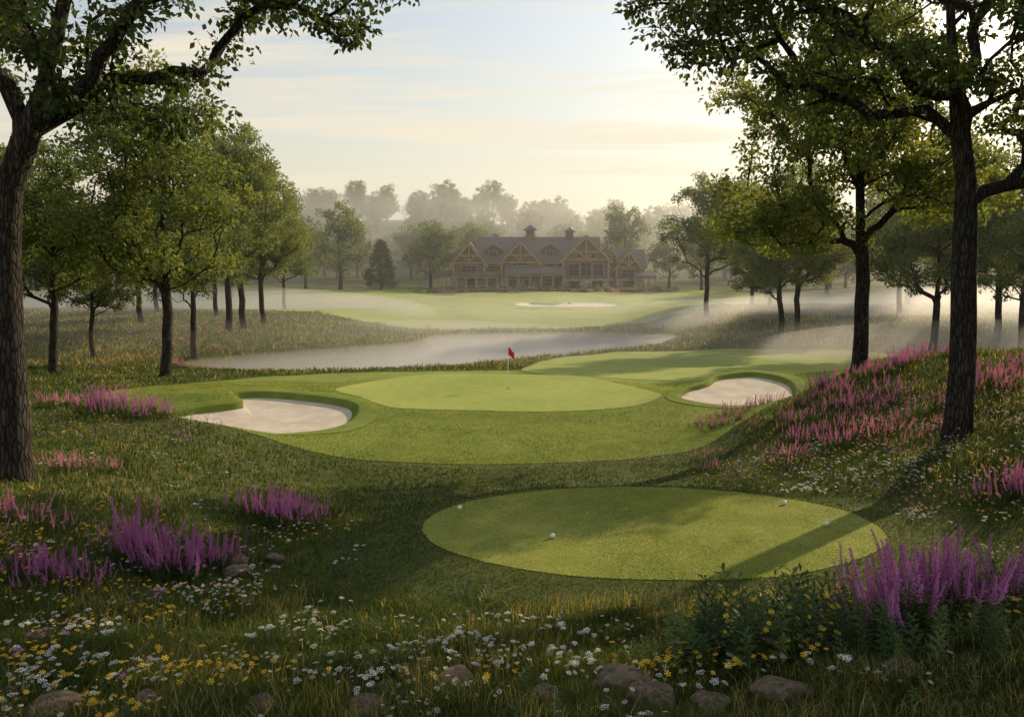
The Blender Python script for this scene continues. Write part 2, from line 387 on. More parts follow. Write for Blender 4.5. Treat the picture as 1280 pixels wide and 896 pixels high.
def ftree(x, y, s):
    global cnt; cnt += 1
    put(far[rng.randint(4)], 'forest_tree_%d' % cnt, x, y, s, rng.rand()*6.28, .85+.35*rng.rand(), fo)
for _ in range(330):
    y = rng.uniform(262, 450); x = rng.uniform(-.68, .68)*y
    ftree(x, y, rng.uniform(.75, 1.25))
for i in range(62):
    y = rng.uniform(165, 262); sgn = 1 if i % 5 < 2 else -1; e = (.30 if sgn < 0 else .25)*y; x = sgn*rng.uniform(e, .70*y+10)
    ftree(x, y, rng.uniform(.8, 1.2))

# foreground trees --------------------------------------------------
rng = np.random.RandomState(21)
tr = np.array([(0,0,-.5),(.02,0,.4),(.06,0,1.5),(.0,.1,2.8),(-.02,.15,4.2),(.06,.1,5.6),(.25,.05,6.8),(.7,0,7.9),(1.2,-.1,9.0),(1.6,-.1,10.2),(1.9,0,11.5),(2.1,0,13.0)])
E = [(1.0,0,12.6,5.2,5.5,4.4,110), (5.2,-.2,11.6,4.2,3.4,1.9,56), (-3.5,0,11.0,4,5,3.5,45), (2.8,.5,8.8,1.9,1.9,.9,14)]
tg = ell_targets(rng, E, .70, .31, 2.2)
me = build_tree('oak_left', 31, tr, .40, 5, tg, 140, .72, .17, M_leafdark, twigs=5, alpha=.42, kbig=14, droop=.45)
obj_from('broadleaf_tree', me, (-11.9, 20.6, float(H(-11.9, 20.6))-.05))
rng = np.random.RandomState(22)
tr = np.array([(0,0,-.5),(.02,0,.4),(.05,0,1.6),(.06,.05,3.0),(.02,.1,4.4),(.0,.1,5.8),(-.05,.1,7.0),(-.25,.1,8.2),(-.5,.05,9.6),(-.7,0,11),(-.8,0,12.6),(-.9,0,14)])
E = [(0,0,13.6,6.2,6,5.2,130), (-5.4,-.3,12.2,4.0,3.6,2.6,65), (4.2,0,9.8,3.2,3.4,3.4,50), (-3.2,0,9.6,2.4,2.2,1.1,14)]
tg = ell_targets(rng, E, .72, .3, 5.0)
me = build_tree('oak_right', 32, tr, .36, 5, tg, 145, .72, .17, M_leafdark, twigs=5, alpha=.42, kbig=14, droop=.45)
obj_from('broadleaf_tree', me, (12.3, 24.0, float(H(12.3, 24))-.05))
rng = np.random.RandomState(23)
tr = np.array([(0,0,-.5),(0,0,.4),(.02,0,1.6),(0,.05,2.8),(.05,.1,3.8),(-.02,.1,4.8),(-.15,.1,6.0),(-.25,.05,7.5),(-.3,0,9),(-.4,0,11),(-.5,0,13)])
E = [(-1.2,0,10.0,5.8,5.2,4.6,140), (-3.6,0,6.6,3.0,2.6,1.7,34), (-.5,0,12.5,3.6,3.6,2.8,38), (2.6,0,8.0,3.4,3.0,2.6,38)]
tg = ell_targets(rng, E, .72, .25, 3.3)
me = build_tree('maple_right', 33, tr, .31, 4, tg, 155, .78, .19, M_leaf, twigs=3, alpha=.45, kbig=12, droop=.35)
obj_from('broadleaf_tree', me, (14.7, 37.0, float(H(14.7, 37))-.05))
# trees to the right, outside the frame (they throw the long morning shadows)
for k, x, y, s, r in [(0,25,17,1.0,.4), (1,31,24,.95,2.1), (3,22,10,1.0,1.0), (2,38,13,1.05,3.1), (4,40,36,.95,.2), (4,20.5,23.0,.95,2.0), (2,15.5,14,.8,1.0)]:
    put(mid[k], 'conifer_tree', x, y, s, r)
for k, x, y, s, r in [(2,-24,30,.95,1.2), (4,-32,40,1.0,2.0)]:
    put(mid[k], 'conifer_tree', x, y, s, r)

# ------------------------------------------------------------------ grass blades
def tmin(x, y, bs): return np.min([b.t(x, y) for b in bs], axis=0)
ROCKS = [(-4.65,8.55,.30), (-3.8,8.75,.24), (-1.4,9.3,.20), (-.6,9.6,.30), (-1.5,8.7,.22), (.35,9.2,.20), (1.2,9.4,.38), (1.45,8.8,.36), (2.0,8.55,.28), (2.75,8.5,.36), (3.9,8.4,.27), (-5.55,17.3,.34), (-5.35,16.6,.32), (-5.0,17.9,.26), (-5.9,17.9,.2), (-2.6,8.7,.2)]
def off_rocks(x, y):
    k = np.ones(len(x), bool)
    for rx_, ry_, s_ in ROCKS: k &= (((x-rx_)/(s_*.9))**2+((y-ry_+s_*.35)/(s_*1.0))**2) > 1
    return k
rng = np.random.RandomState(77)
def grass(name, n, y0, y1, hmul, spread=.64, pw=1.6, gold=0):
    u = rng.rand(n); e = 1-pw; y = (y0**e+u*(y1**e-y0**e))**(1/e); x = (rng.rand(n)*2-1)*(spread*y+1.5)
    m = tmin(x, y, [B_apron, B_fair2, B_tee, B_far])
    keep = (m > .990+.016*rng.rand(n)) & (B_pond.t(x, y) > 1.10) & (tmin(x, y, [B_b1, B_b2]) > 1.3) & (off_rocks(x, y) | (rng.rand(n) < .3)); x, y = x[keep], y[keep]; n = len(x)
    tt = B_tee.t(x, y); ta = tmin(x, y, [B_apron, B_fair2])
    long_ = ss((tt-1.25)/.5)*ss((ta-1.0)/.12+.15)
    pat = .5+.5*pn(x, y, 1.6, 8); pat2 = np.clip(.5+.5*pn(x, y, .55, 9), 0, 1)
    front = 1-ss((y-12)/5); hill = ss((x-7)/4)*bump(y, 18, 22, 36, 48)
    h = (.045+long_*(.05+.13*pat*pat2+front*.15*pat2+hill*.12*pat2))*(.6+.8*rng.rand(n))*hmul
    valley = np.exp(-((x-1)/7)**2)*bump(y, 21, 24, 30, 32); h *= 1-.45*valley
    h *= np.clip(y/30, 1, 1.6)
    w = np.maximum(.0011*y, .006)*(.7+.6*rng.rand(n))
    z = H(x, y); a = rng.rand(n)*6.283; dx, dy = np.cos(a), np.sin(a)
    la = rng.rand(n)*6.283; ln = h*(.15+.6*rng.rand(n)); lx, ly = np.cos(la)*ln, np.sin(la)*ln
    p = np.stack([x, y, z-.01], 1); s = np.stack([dx*w*.5, dy*w*.5, 0*w], 1)
    mid_ = p+np.stack([lx*.3, ly*.3, h*.62], 1); tip = p+np.stack([lx, ly, h*(1-.25*(ln/h))], 1)
    V = np.stack([p-s, p+s, mid_-s*.75, mid_+s*.75, tip], 1).reshape(-1, 3)
    o = np.arange(n)[:,None]*5; T = np.concatenate([o+[0,1,3], o+[0,3,2], o+[2,3,4]])
    straw = (rng.rand(n) < (.05+gold+.25*hill*pat2+(.24+gold)*np.clip(pn(x, y, 2.2+gold*30, 10), 0, 1))*long_)
    tint = np.clip(.12+gold+.38*rng.rand(n)+.18*pn(x, y, 1.1, 12), 0, .72); tint = np.where(straw, .74+.26*rng.rand(n), tint)
    tint = tint*(1-.35*valley)
    add_mesh(name, V, T, mats=[M_blade], tint=np.repeat(tint, 5))
grass('rough_grass', 400000, 6.5, 62, 1.0)
grass('meadow_grass', 130000, 60, 135, 1.3, gold=.16)
def mown(name, x, y, h, w, boost):
    n = len(x); z = H(x, y)+.01; a = rng.rand(n)*6.283; la = rng.rand(n)*6.283; hh = h*(.5+rng.rand(n)); ww = w*(.7+.6*rng.rand(n))
    p = np.stack([x, y, z], 1); s = np.stack([np.cos(a)*ww*.5, np.sin(a)*ww*.5, 0*a], 1); tip = p+np.stack([np.cos(la)*hh*.7, np.sin(la)*hh*.7, hh], 1)
    tint = np.clip(.35+boost+.35*(rng.rand(n)-.5)+.22*pn(x, y, 1.3, 61)+.14*pn(x, y, .3, 62), 0, 1)
    add_mesh(name, np.stack([p-s, p+s, tip], 1).reshape(-1, 3), np.arange(n*3).reshape(-1, 3), mats=[M_mown], tint=np.repeat(tint, 3))
n = 90000; th = rng.rand(n)*6.283; r = np.sqrt(rng.rand(n))*(.985+.035*rng.rand(n)); R = B_tee.R(th); mown('tee_turf', B_tee.c[0]+r*R*np.cos(th), B_tee.c[1]+r*R*np.sin(th), .02, .012, .2)
n = 190000; y = 28.8+19*rng.rand(n)**1.3; x = rng.uniform(-19, 17, n); k = (B_apron.t(x, y) < .99+.025*rng.rand(n)) & (B_green.t(x, y) > .98+.05*rng.rand(n)) & (tmin(x, y, [B_b1, B_b2]) > 1.05); mown('fairway_turf', x[k], y[k], .04, .03, .12)
def tall(n):
    x = rng.uniform(-8, 8, n); y = rng.uniform(7.2, 14.5, n); k = (pn(x, y, 1.4, 31) > .0) & (B_tee.t(x, y) > 1.25) & off_rocks(x, y); x, y = x[k], y[k]; n = len(x)
    h = .2+.3*rng.rand(n); w = np.full(n, .0045); a = rng.rand(n)*6.283; la = rng.rand(n)*6.283; ln = h*(.2+.5*rng.rand(n))
    p = np.stack([x, y, H(x, y)], 1); s = np.stack([np.cos(a)*w, np.sin(a)*w, 0*w], 1); l = np.stack([np.cos(la)*ln, np.sin(la)*ln, 0*ln], 1); zz = np.stack([0*h, 0*h, h], 1)
    V = np.stack([p-s, p+s, p+l*.3+zz*.6-s*.7, p+l*.3+zz*.6+s*.7, p+l+zz*.92], 1).reshape(-1, 3)
    o = np.arange(n)[:,None]*5; T = np.concatenate([o+[0,1,3], o+[0,3,2], o+[2,3,4]])
    add_mesh('tall_meadow_grass', V, T, mats=[M_blade], tint=np.repeat(np.where(rng.rand(n) < .45, .75+.25*rng.rand(n), .3+.4*rng.rand(n)), 5))
tall(22000)

# ------------------------------------------------------------------ flowers
def daisy_t(np_, r, cr, stem):
    V = [(0,0,stem)]; T = []; M = []
    for i in range(np_):
        a = 2*math.pi*i/np_; w = math.pi/np_*.78
        i0 = len(V); V += [(r*.3*math.cos(a-w), r*.3*math.sin(a-w), stem+.002), (r*math.cos(a-w*.6), r*math.sin(a-w*.6), stem+r*.12), (r*math.cos(a+w*.6), r*math.sin(a+w*.6), stem+r*.12), (r*.3*math.cos(a+w), r*.3*math.sin(a+w), stem+.002)]
        T += [(0,i0,i0+3), (i0,i0+1,i0+2), (i0,i0+2,i0+3)]; M += [0]*3
    c = len(V); V.append((0,0,stem+.012+cr*.5)); k = 6
    for i in range(k): V.append((cr*math.cos(6.283*i/k), cr*math.sin(6.283*i/k), stem+.006))
    for i in range(k): T.append((c, c+1+i, c+1+(i+1) % k)); M.append(1)
    b = len(V); V += [(-.003,0,-stem*.1), (.003,0,-stem*.1), (.003,0,stem), (-.003,0,stem), (0,-.003,-stem*.1), (0,.003,-stem*.1), (0,.003,stem), (0,-.003,stem)]
    T += [(b,b+1,b+2), (b,b+2,b+3), (b+4,b+5,b+6), (b+4,b+6,b+7)]; M += [2]*4
    return np.array(V, float), np.array(T), np.array(M)
def umbel_t(seed, k=16, R=.05, stem=.34):
    r_ = np.random.RandomState(seed); V = [(-.004,0,-.03), (.004,0,-.03), (.003,0,stem-.06), (-.003,0,stem-.06)]; T = [(0,1,2), (0,2,3)]; M = [2]*2
    for i in range(k):
        a = i*2.4; q = R*math.sqrt((i+.5)/k); x, y = q*math.cos(a), q*math.sin(a); z = stem-.25*q+r_.rand()*.006; f = .008+.004*r_.rand(); i0 = len(V)
        V += [(x+f*math.cos(b), y+f*math.sin(b), z) for b in np.arange(5)*1.2566+a]+[(0,0,stem-.06), (.003,0,stem-.06)]
        T += [(i0,i0+1,i0+2), (i0,i0+2,i0+3), (i0,i0+3,i0+4), (i0+5,i0+6,i0)]; M += [0,0,0,2]
    return np.array(V, float), np.array(T), np.array(M)
def flowers(name, tmpl, mats, cl, s0, s1, seed, tilt=.35, sub=None, mul=1.0):
    rng = np.random.RandomState(seed); c2 = []
    for (cx, cy, sx, sy, n) in cl:
        n = int(n*mul); m_ = max(1, n//sub)
        for _ in range(m_): c2.append((cx+rng.normal()*sx*.6, cy+rng.normal()*sy*.6, .4, .4, max(1, int(sub*(.2+1.6*rng.rand())))))
    x = np.concatenate([c[0]+rng.normal(size=c[4])*c[2]*.5 for c in c2]); y = np.concatenate([c[1]+rng.normal(size=c[4])*c[3]*.5 for c in c2])
    k = (tmin(x, y, [B_tee, B_apron, B_fair2]) > 1.04) & off_rocks(x, y); x, y = x[k], y[k]; n = len(x); pos = np.stack([x, y, H(x, y)], 1)
    up = np.stack([rng.normal(size=n)*tilt, rng.normal(size=n)*tilt-.15, np.ones(n)], 1)
    V, T, M, C = scatter(*tmpl, pos, frames(up, rng.rand(n)*6.28), rng.uniform(s0, s1, n), rng.rand(n))
    return add_mesh(name, V, T, M, mats, False, C)
white = [(-4.6,9.6,3.0,1.8,220), (-1.2,10.4,2.8,1.6,300), (.8,9.0,2.4,1,140), (-2.6,12.3,2.6,1.2,60), (-6.2,11.6,2,1.6,80), (-5.3,15.0,1.4,1.6,190), (-7.5,17.5,2.5,2,80), (1.6,12.4,2,.7,80),
         (3.4,9.2,1.2,.8,50), (5.6,12.8,1.6,.8,60), (9.5,22.5,3.2,2.2,520), (12.6,22.6,3,2,280), (9.2,18.2,1.6,2,90), (13.5,27,3,3,200), (-10,24,3,3,120), (8.2,27.5,2.4,2,150), (-18,48,5,3,90), (-5.2,8.6,2,.8,120), (7,13.5,1.5,1,60), (-4.5,19,1.5,1.5,80), (-8.6,13,1.2,2,60)]
flowers('white_daisies', daisy_t(9, .028, .010, .26), [M_white, M_cent, M_stem], white, .65, 1.15, 1, sub=14, mul=.65)
flowers('white_yarrow', umbel_t(3), [M_white, M_cent, M_stem], white, .5, 1.0, 11, sub=6, mul=.4, tilt=.2)
yellow = [(-6.0,14.0,1.8,1.4,190), (-5.4,10.0,1.8,1,130), (-8.8,17.8,2,2,150), (2.6,10.0,1.3,.9,150), (4.4,10.6,1.0,.8,90), (5.6,9.0,1.2,.8,80), (-5.5,19.5,2,1.5,60), (-9,15,1.5,1.5,130), (-.5,24.5,3,1.5,50), (8.5,26,3,2,160), (11,19.5,1.5,1.5,90), (-4.2,8.5,1.2,.6,60), (-14,28,3,3,90), (14,24,3,3,110), (-2,9.5,2,1,50)]
flowers('yellow_wildflowers', daisy_t(6, .032, .010, .32), [M_yel, M_cent, M_stem], yellow, .75, 1.3, 2, sub=7)
flowers('lilac_wildflowers', daisy_t(6, .032, .008, .30), [M_purp, M_cent, M_stem], [(10,27,4,3,420), (12.5,23,3,2,200), (-8,16,2.5,2,160), (-5,11,3,2,60), (9.5,20,2,2,110), (-12,27,4,3,180)], .8, 1.4, 12, sub=9)
flowers('pink_meadow_flowers', daisy_t(5, .07, .02, .5), [M_pink, M_cent, M_stem], [(-24,70,8,6,260), (-18,62,5,3,120), (24,88,8,6,240), (-30,85,8,8,200), (20,70,4,4,60), (30,72,6,5,150), (-14,100,8,3,60)], .9, 1.5, 13, sub=14)
def spike_t(seed, nf=100):
    rng = np.random.RandomState(seed); V = []; T = []; M = []
    V += [(-.005,0,-.05), (.005,0,-.05), (.003,0,1), (-.003,0,1), (0,-.005,-.05), (0,.005,-.05), (0,.003,1), (0,-.003,1)]
    T += [(0,1,2), (0,2,3), (4,5,6), (4,6,7)]; M += [1]*4
    for i in range(nf):
        f = (i+rng.rand())/nf; z = .42+.58*f; a = i*2.4+rng.rand()*.9; rr = .060*(1-f*.70)*(.5+.9*rng.rand()); wz = .017*(1.2-f*.5)
        c, s_ = math.cos(a), math.sin(a); p = np.array([c*rr*.15, s_*rr*.15, z]); tip = np.array([c*rr, s_*rr, z+.012]); side = np.array([-s_, c, 0])*wz; i0 = len(V)
        m_ = (p+tip)/2+np.array([0,0,.006]); V += [tuple(p), tuple(m_+side+[0,0,.010]), tuple(tip), tuple(m_-side-[0,0,.010])]
        T += [(i0,i0+1,i0+2), (i0,i0+2,i0+3)]; M += [0]*2
    for i in range(18):
        z = .03+.40*i/18; a = i*1.9; c, s_ = math.cos(a), math.sin(a); L = .17*(1.1-i/26); i0 = len(V)
        V += [(0,0,z), (c*L*.5-s_*.02, s_*L*.5+c*.02, z+.05), (c*L, s_*L, z+.04), (c*L*.5+s_*.02, s_*L*.5-c*.02, z+.05)]
        T += [(i0,i0+1,i0+2), (i0,i0+2,i0+3)]; M += [1]*2
    return np.array(V, float), np.array(T), np.array(M)
SP = [spike_t(1), spike_t(2, 70), spike_t(3, 105)]
def spikes(name, cx, cy, sx, sy, n, h, seed, petal):
    rng = np.random.RandomState(seed); parts = []; n = int(n*1.45)
    nc = max(3, n//11); ccx = cx+rng.uniform(-1, 1, nc)*sx; ccy = cy+rng.uniform(-1, 1, nc)*sy; ch = rng.uniform(.6, 1.1, nc)
    for sp in SP:
        k = n//3+1; ci = rng.randint(nc, size=k); x = ccx[ci]+rng.normal(size=k)*.23; y = ccy[ci]+rng.normal(size=k)*.23
        up = np.stack([(x-ccx[ci])*.6+rng.normal(size=k)*.15, (y-ccy[ci])*.6+rng.normal(size=k)*.15, np.ones(k)], 1)
        parts.append(scatter(*sp, np.stack([x, y, H(x, y)], 1), frames(up, rng.rand(k)*6.28), h*ch[ci]*rng.uniform(.5, 1.08, k), np.clip(rng.rand(k)*.7+ch[ci]-.6, 0, 1)))
    V, T, M, C = cat(parts); return add_mesh(name, V, T, M, [petal, M_stem], False, C)
for i, (cx, cy, sx, sy, n, h, p) in enumerate([(5.7,10.2,1.35,.7,230,1.0,0), (-6.7,16.6,1.0,.7,180,1.0,0), (-5.6,21.2,1.2,.6,110,.8,0), (-7.9,14.6,.8,.5,80,.65,0), (-14.6,31.5,1.0,1.0,70,1.05,0), (-12.6,31,.7,.7,50,.85,0),
     (10.0,27.5,1.8,2.2,130,.6,1), (11.2,29,1.9,2.4,150,.65,0), (13.6,34,1.7,1.2,120,.8,0), (15.8,34,1.3,1.2,90,.75,0), (11.2,19.6,.7,.6,80,.65,0), (8.6,34,1.4,1,60,.55,0), (9.6,36,1.2,1,60,.6,0), (14.6,27.5,1.4,1.2,100,.65,1),
     (12.0,25.5,1.2,.8,50,.5,1), (-17.2,33,.6,.6,30,.75,1), (-9.6,17.4,.7,.4,40,.65,1), (7.2,28.8,1.6,1.2,40,.42,1), (10.5,32,2,1.5,90,.6,0), (-22,60,1.5,2,40,.8,1), (15.5,29,1.6,1.2,90,.75,0), (-10.8,21.8,.6,.5,40,.6,1), (12.8,30.5,1.6,1.2,90,.7,0), (-10.6,15.8,.8,.6,50,.6,0)]):
    spikes('purple_loosestrife' if p == 0 else 'pink_wildflowers', cx, cy, sx, sy, n, h, 100+i, M_pink if p else M_purp)
def shrub_t(seed):
    rng = np.random.RandomState(seed); V = []; T = []; M = []
    V += [(-.006,0,-.05), (.006,0,-.05), (.003,0,1), (-.003,0,1)]; T += [(0,1,2), (0,2,3)]; M += [0]*2
    for i in range(34):
        f = (i+.5)/34; z = .08+.92*f; a = i*2.4; c, s_ = math.cos(a), math.sin(a); L = .25*(1.08-f*.6)*(.8+.4*rng.rand()); w = L*.17; i0 = len(V); e = .25+.55*f
        V += [(0,0,z), (c*L*.45-s_*w, s_*L*.45+c*w, z+L*e*.6), (c*L, s_*L, z+L*e*.75), (c*L*.45+s_*w, s_*L*.45-c*w, z+L*e*.6), (c*L*.45, s_*L*.45, z+L*e*.5)]
        T += [(i0,i0+4,i0+1), (i0+1,i0+4,i0+2), (i0+4,i0+3,i0+2), (i0,i0+3,i0+4)]; M += [0]*4
    return np.array(V, float), np.array(T), np.array(M)
ST = [shrub_t(1), shrub_t(2)]
def shrub(cx, cy, r, n, h, seed):
    rng = np.random.RandomState(seed); parts = []
    for sp in ST:
        k = n//2+1; a = rng.rand(k)*6.283; q = rng.rand(k)**.6*r; x = cx+np.cos(a)*q; y = cy+np.sin(a)*q
        up = np.stack([np.cos(a)*q/r*.5, np.sin(a)*q/r*.5, np.ones(k)], 1)
        parts.append(scatter(*sp, np.stack([x, y, H(x, y)], 1), frames(up, rng.rand(k)*6.28), h*rng.uniform(.6, 1.1, k)*(1-.35*(q/r)**2), rng.rand(k)))
    V, T, M, C = cat(parts); return add_mesh('leafy_shrub', V, T, M, [M_shrub], False, C)
shrub(2.95, 10.3, .9, 90, 1.1, 1); shrub(4.6, 9.4, 1.1, 90, .7, 2); shrub(6.2, 9.2, .9, 60, .65, 3); shrub(2.1, 10.2, .5, 40, .6, 4); shrub(-6.7, 16.7, .9, 40, .5, 5); shrub(5.8, 10.4, 1.2, 70, .6, 6)
rgy = np.random.RandomState(8); k = 80; a = rgy.rand(k)*6.28; q = rgy.rand(k)**.5*.9; x = 3.0+q*np.cos(a); y = 10.1+q*np.sin(a)   # blooms on the shrub
V, T, M, C = scatter(*daisy_t(6, .030, .010, .1), np.stack([x, y, H(x, y)+.45+.4*rgy.rand(k)], 1), frames(np.stack([.5*np.cos(a), .5*np.sin(a)-.3, np.ones(k)], 1), a), rgy.uniform(.7, 1.2, k), rgy.rand(k)); add_mesh('yellow_shrub_blooms', V, T, M, [M_yel, M_cent, M_stem], False, C)
rg = np.random.RandomState(44); k = 620; y = 7.6+12*rg.rand(k)**1.5; x = rg.uniform(-.62, .62, k)*y; q = (B_tee.t(x, y) > 1.35) & (pn(x, y, 1.2, 71) > -.1) & off_rocks(x, y); x, y = x[q], y[q]; k = len(x)
V, T, M, C = scatter(*ST[0], np.stack([x, y, H(x, y)-.02], 1), frames(np.stack([rg.normal(size=k)*.35, rg.normal(size=k)*.35, np.ones(k)], 1), rg.rand(k)*6.28), rg.uniform(.18, .42, k), rg.rand(k))
add_mesh('wildflower_foliage', V, T, M, [M_shrub], False, C)

# ------------------------------------------------------------------ rocks
def rock_mesh(seed):
    import bmesh
    bm = bmesh.new(); bmesh.ops.create_icosphere(bm, subdivisions=4, radius=1); r = np.random.RandomState(seed)
    pl = [(lambda d: d/np.linalg.norm(d))(r.normal(size=3)) for _ in range(9)]; off = r.uniform(.55, .85, 9)
    for v in bm.verts:
        p = np.array(v.co)
        for q, o in zip(pl, off):
            d = p.dot(q)
            if d > o: p = p-q*(d-o)*.85
        p = p*(1+.05*math.sin(p[0]*5+seed)+.04*math.sin(p[1]*7+p[2]*5)); v.co = p
    me = bpy.data.meshes.new('rock_mesh'); bm.to_mesh(me); bm.free(); me.materials.append(M_rock)
    for p in me.polygons: p.use_smooth = True
    return me
RK = [rock_mesh(i) for i in range(5)]
rng = np.random.RandomState(3)
def rock(x, y, s, sink=.25, parent=None, name='boulder', dz=0):
    return obj_from(name, RK[rng.randint(5)], (x, y, float(H(x, y))+s*.45*(.5-sink)*1.2+dz), rng.rand()*6.28, (s, s*rng.uniform(.6,.9), s*rng.uniform(.38,.5)), parent)
for x, y, s in ROCKS: rock(x, y, s, .2, dz=.03)
pr = bpy.data.objects.new('pond_rocks', None); COL.objects.link(pr)
for i in range(50):
    th = rng.uniform(.9, 2.3) if i < 38 else rng.uniform(0, 6.28); R = float(B_pond.R(th))*rng.uniform(1.05, 1.13)
    rock(B_pond.c[0]+R*math.cos(th), B_pond.c[1]+R*math.sin(th), rng.uniform(.3, .95), .1, pr, 'pond_rock_%d' % i)
n = 5200; th = rng.rand(n)*6.283; R = B_pond.R(th)*rng.uniform(1.04, 1.2, n); x = B_pond.c[0]+R*np.cos(th); y = B_pond.c[1]+R*np.sin(th)
k = (pn(x, y, 4, 51) > -.1) & (tmin(x, y, [B_apron, B_fair2]) > 1.01); x, y = x[k], y[k]; n = len(x); h = rng.uniform(.25, .6, n); a = rng.rand(n)*6.28; w = .04
p = np.stack([x, y, H(x, y)], 1); s = np.stack([np.cos(a)*w, np.sin(a)*w, 0*a], 1); tip = p+np.stack([rng.normal(size=n)*.15, rng.normal(size=n)*.15, h], 1)
add_mesh('pond_reeds', np.stack([p-s, p+s, tip], 1).reshape(-1, 3), np.arange(n*3).reshape(-1, 3), mats=[M_blade], tint=np.repeat(rng.uniform(.4, .9, n), 3))

# ------------------------------------------------------------------ lodge
def empty(name, loc=(0,0,0)):
    o = bpy.data.objects.new(name, None); COL.objects.link(o); o.location = loc; return o
def solid(name, V, F, mat, parent):
    me = bpy.data.meshes.new(name); me.from_pydata(V, [], F); me.materials.append(mat); me.update()
    o = bpy.data.objects.new(name, me); COL.objects.link(o); o.parent = parent; return o
def boxd(a, b):
    x0, y0, z0 = a; x1, y1, z1 = b
    return [(x0,y0,z0),(x1,y0,z0),(x1,y1,z0),(x0,y1,z0),(x0,y0,z1),(x1,y0,z1),(x1,y1,z1),(x0,y1,z1)], [(0,3,2,1),(4,5,6,7),(0,1,5,4),(1,2,6,5),(2,3,7,6),(3,0,4,7)]
def box(name, a, b, mat, parent): return solid(name, *boxd(a, b), mat, parent)
def beam(name, p, q, w, d, mat, parent, y):
    p = np.array(p, float); q = np.array(q, float); t_ = (q-p)/np.linalg.norm(q-p); n_ = np.array([-t_[1], t_[0]])*w/2
    c = [p-n_, q-n_, q+n_, p+n_]; V = [(u[0], y-d, u[1]) for u in c]+[(u[0], y, u[1]) for u in c]
    return solid(name, V, [(0,1,2,3),(7,6,5,4),(0,4,5,1),(1,5,6,2),(2,6,7,3),(3,7,4,0)], mat, parent)
def tex(name, stops, sc, stretch=(1,1,1), rough=.85, bs=.5, brick=None):
    t = NT(name); v = t.coord(stretch); n_ = t.noise(v, sc, 6, .7); c = t.ramp(n_, stops); nr = t.bump(n_, bs, .06)
    if brick:
        bk = t.n('ShaderNodeTexVoronoi'); bk.inputs['Scale'].default_value = brick; t.l(v, bk.inputs['Vector'])
        bw = t.n('ShaderNodeRGBToBW'); t.l(bk.outputs['Color'], bw.inputs[0])
        c = t.mix(.6, c, t.mix(1.0, c, bw.outputs[0], 'OVERLAY')); nr = t.bump(bk.outputs['Distance'], .8, .1)
    return t.bsdf(c, rough, nr, .2)
M_stone = tex('lodge_stone', [(.35, (.23,.19,.15)), (.6, (.42,.355,.285))], 1.2, (1,1,1.6), brick=1.6)
M_timb = tex('lodge_timber_wall', [(.35, (.11,.066,.040)), (.62, (.20,.125,.076))], 2.0, (.3,.3,4))
M_beam = tex('lodge_beam', [(.3, (.28,.18,.105)), (.7, (.44,.30,.185))], 2)
M_roof = tex('lodge_shingle', [(.3, (.09,.078,.075)), (.52, (.15,.132,.128)), (.7, (.22,.195,.185))], 3.2, (.5,1,3), bs=.8)
M_glass = NT('window_glass').bsdf((.012,.015,.018), .12, None, .3)
LX, LY = 0, 208; LZ = 2.35
lodge = empty('timber_lodge', (LX, LY, LZ))
cnt_ = [0]
def nm(s): cnt_[0] += 1; return '%s_%d' % (s, cnt_[0])
def gable_y(x0, x1, y0, y1, ze, zr, oh=.9, eo=.7, wall=M_timb, th=.35, stone=2.6):
    xc = (x0+x1)/2
    box(nm('stone_base'), (x0-.12,y0-.12,-1), (x1+.12,y1,stone), M_stone, lodge)
    V = [(x0,y0,stone),(x1,y0,stone),(x1,y0,ze),(xc,y0,zr),(x0,y0,ze)]; V += [(a,y1,c) for a,b,c in V]
    solid(nm('wall'), V, [(0,1,2,3,4),(9,8,7,6,5),(0,5,6,1),(1,6,7,2),(4,9,5,0),(2,7,8,3),(3,8,9,4)], wall, lodge)
    sl = (zr-ze)/((x1-x0)/2)
    for s in (-1, 1):
        xe = xc+s*((x1-x0)/2+eo); ze2 = ze-sl*eo
        V = [(xc,y0-oh,zr+.06),(xe,y0-oh,ze2+.06),(xe,y1+.3,ze2+.06),(xc,y1+.3,zr+.06)]; V += [(a,b,c+th) for a,b,c in V]
        solid(nm('roof'), V, [(0,1,2,3),(7,6,5,4),(0,4,5,1),(1,5,6,2),(2,6,7,3),(3,7,4,0)], M_roof, lodge)
        beam(nm('bargeboard'), (xc,zr-.12), (xe,ze2-.12), .42, .16, M_beam, lodge, y0-oh)
    w = (x1-x0)/2
    beam(nm('collar_beam'), (x0+.35*w,ze+.34*(zr-ze)), (x1-.35*w,ze+.34*(zr-ze)), .3, .2, M_beam, lodge, y0-.5)
    beam(nm('king_post'), (xc,ze+.1), (xc,zr-.3), .3, .22, M_beam, lodge, y0-.45)
    beam(nm('strut'), (xc,ze+.3), (xc-.5*w,ze+.46*(zr-ze)), .24, .18, M_beam, lodge, y0-.4)
    beam(nm('strut'), (xc,ze+.3), (xc+.5*w,ze+.46*(zr-ze)), .24, .18, M_beam, lodge, y0-.4)
    beam(nm('tie_beam'), (x0,ze), (x1,ze), .35, .2, M_beam, lodge, y0-.01)
    for xx in (x0+.2, x1-.2): box(nm('corner_post'), (xx-.25,y0-.28,stone), (xx+.25,y0-.005,ze-.2), M_beam, lodge)
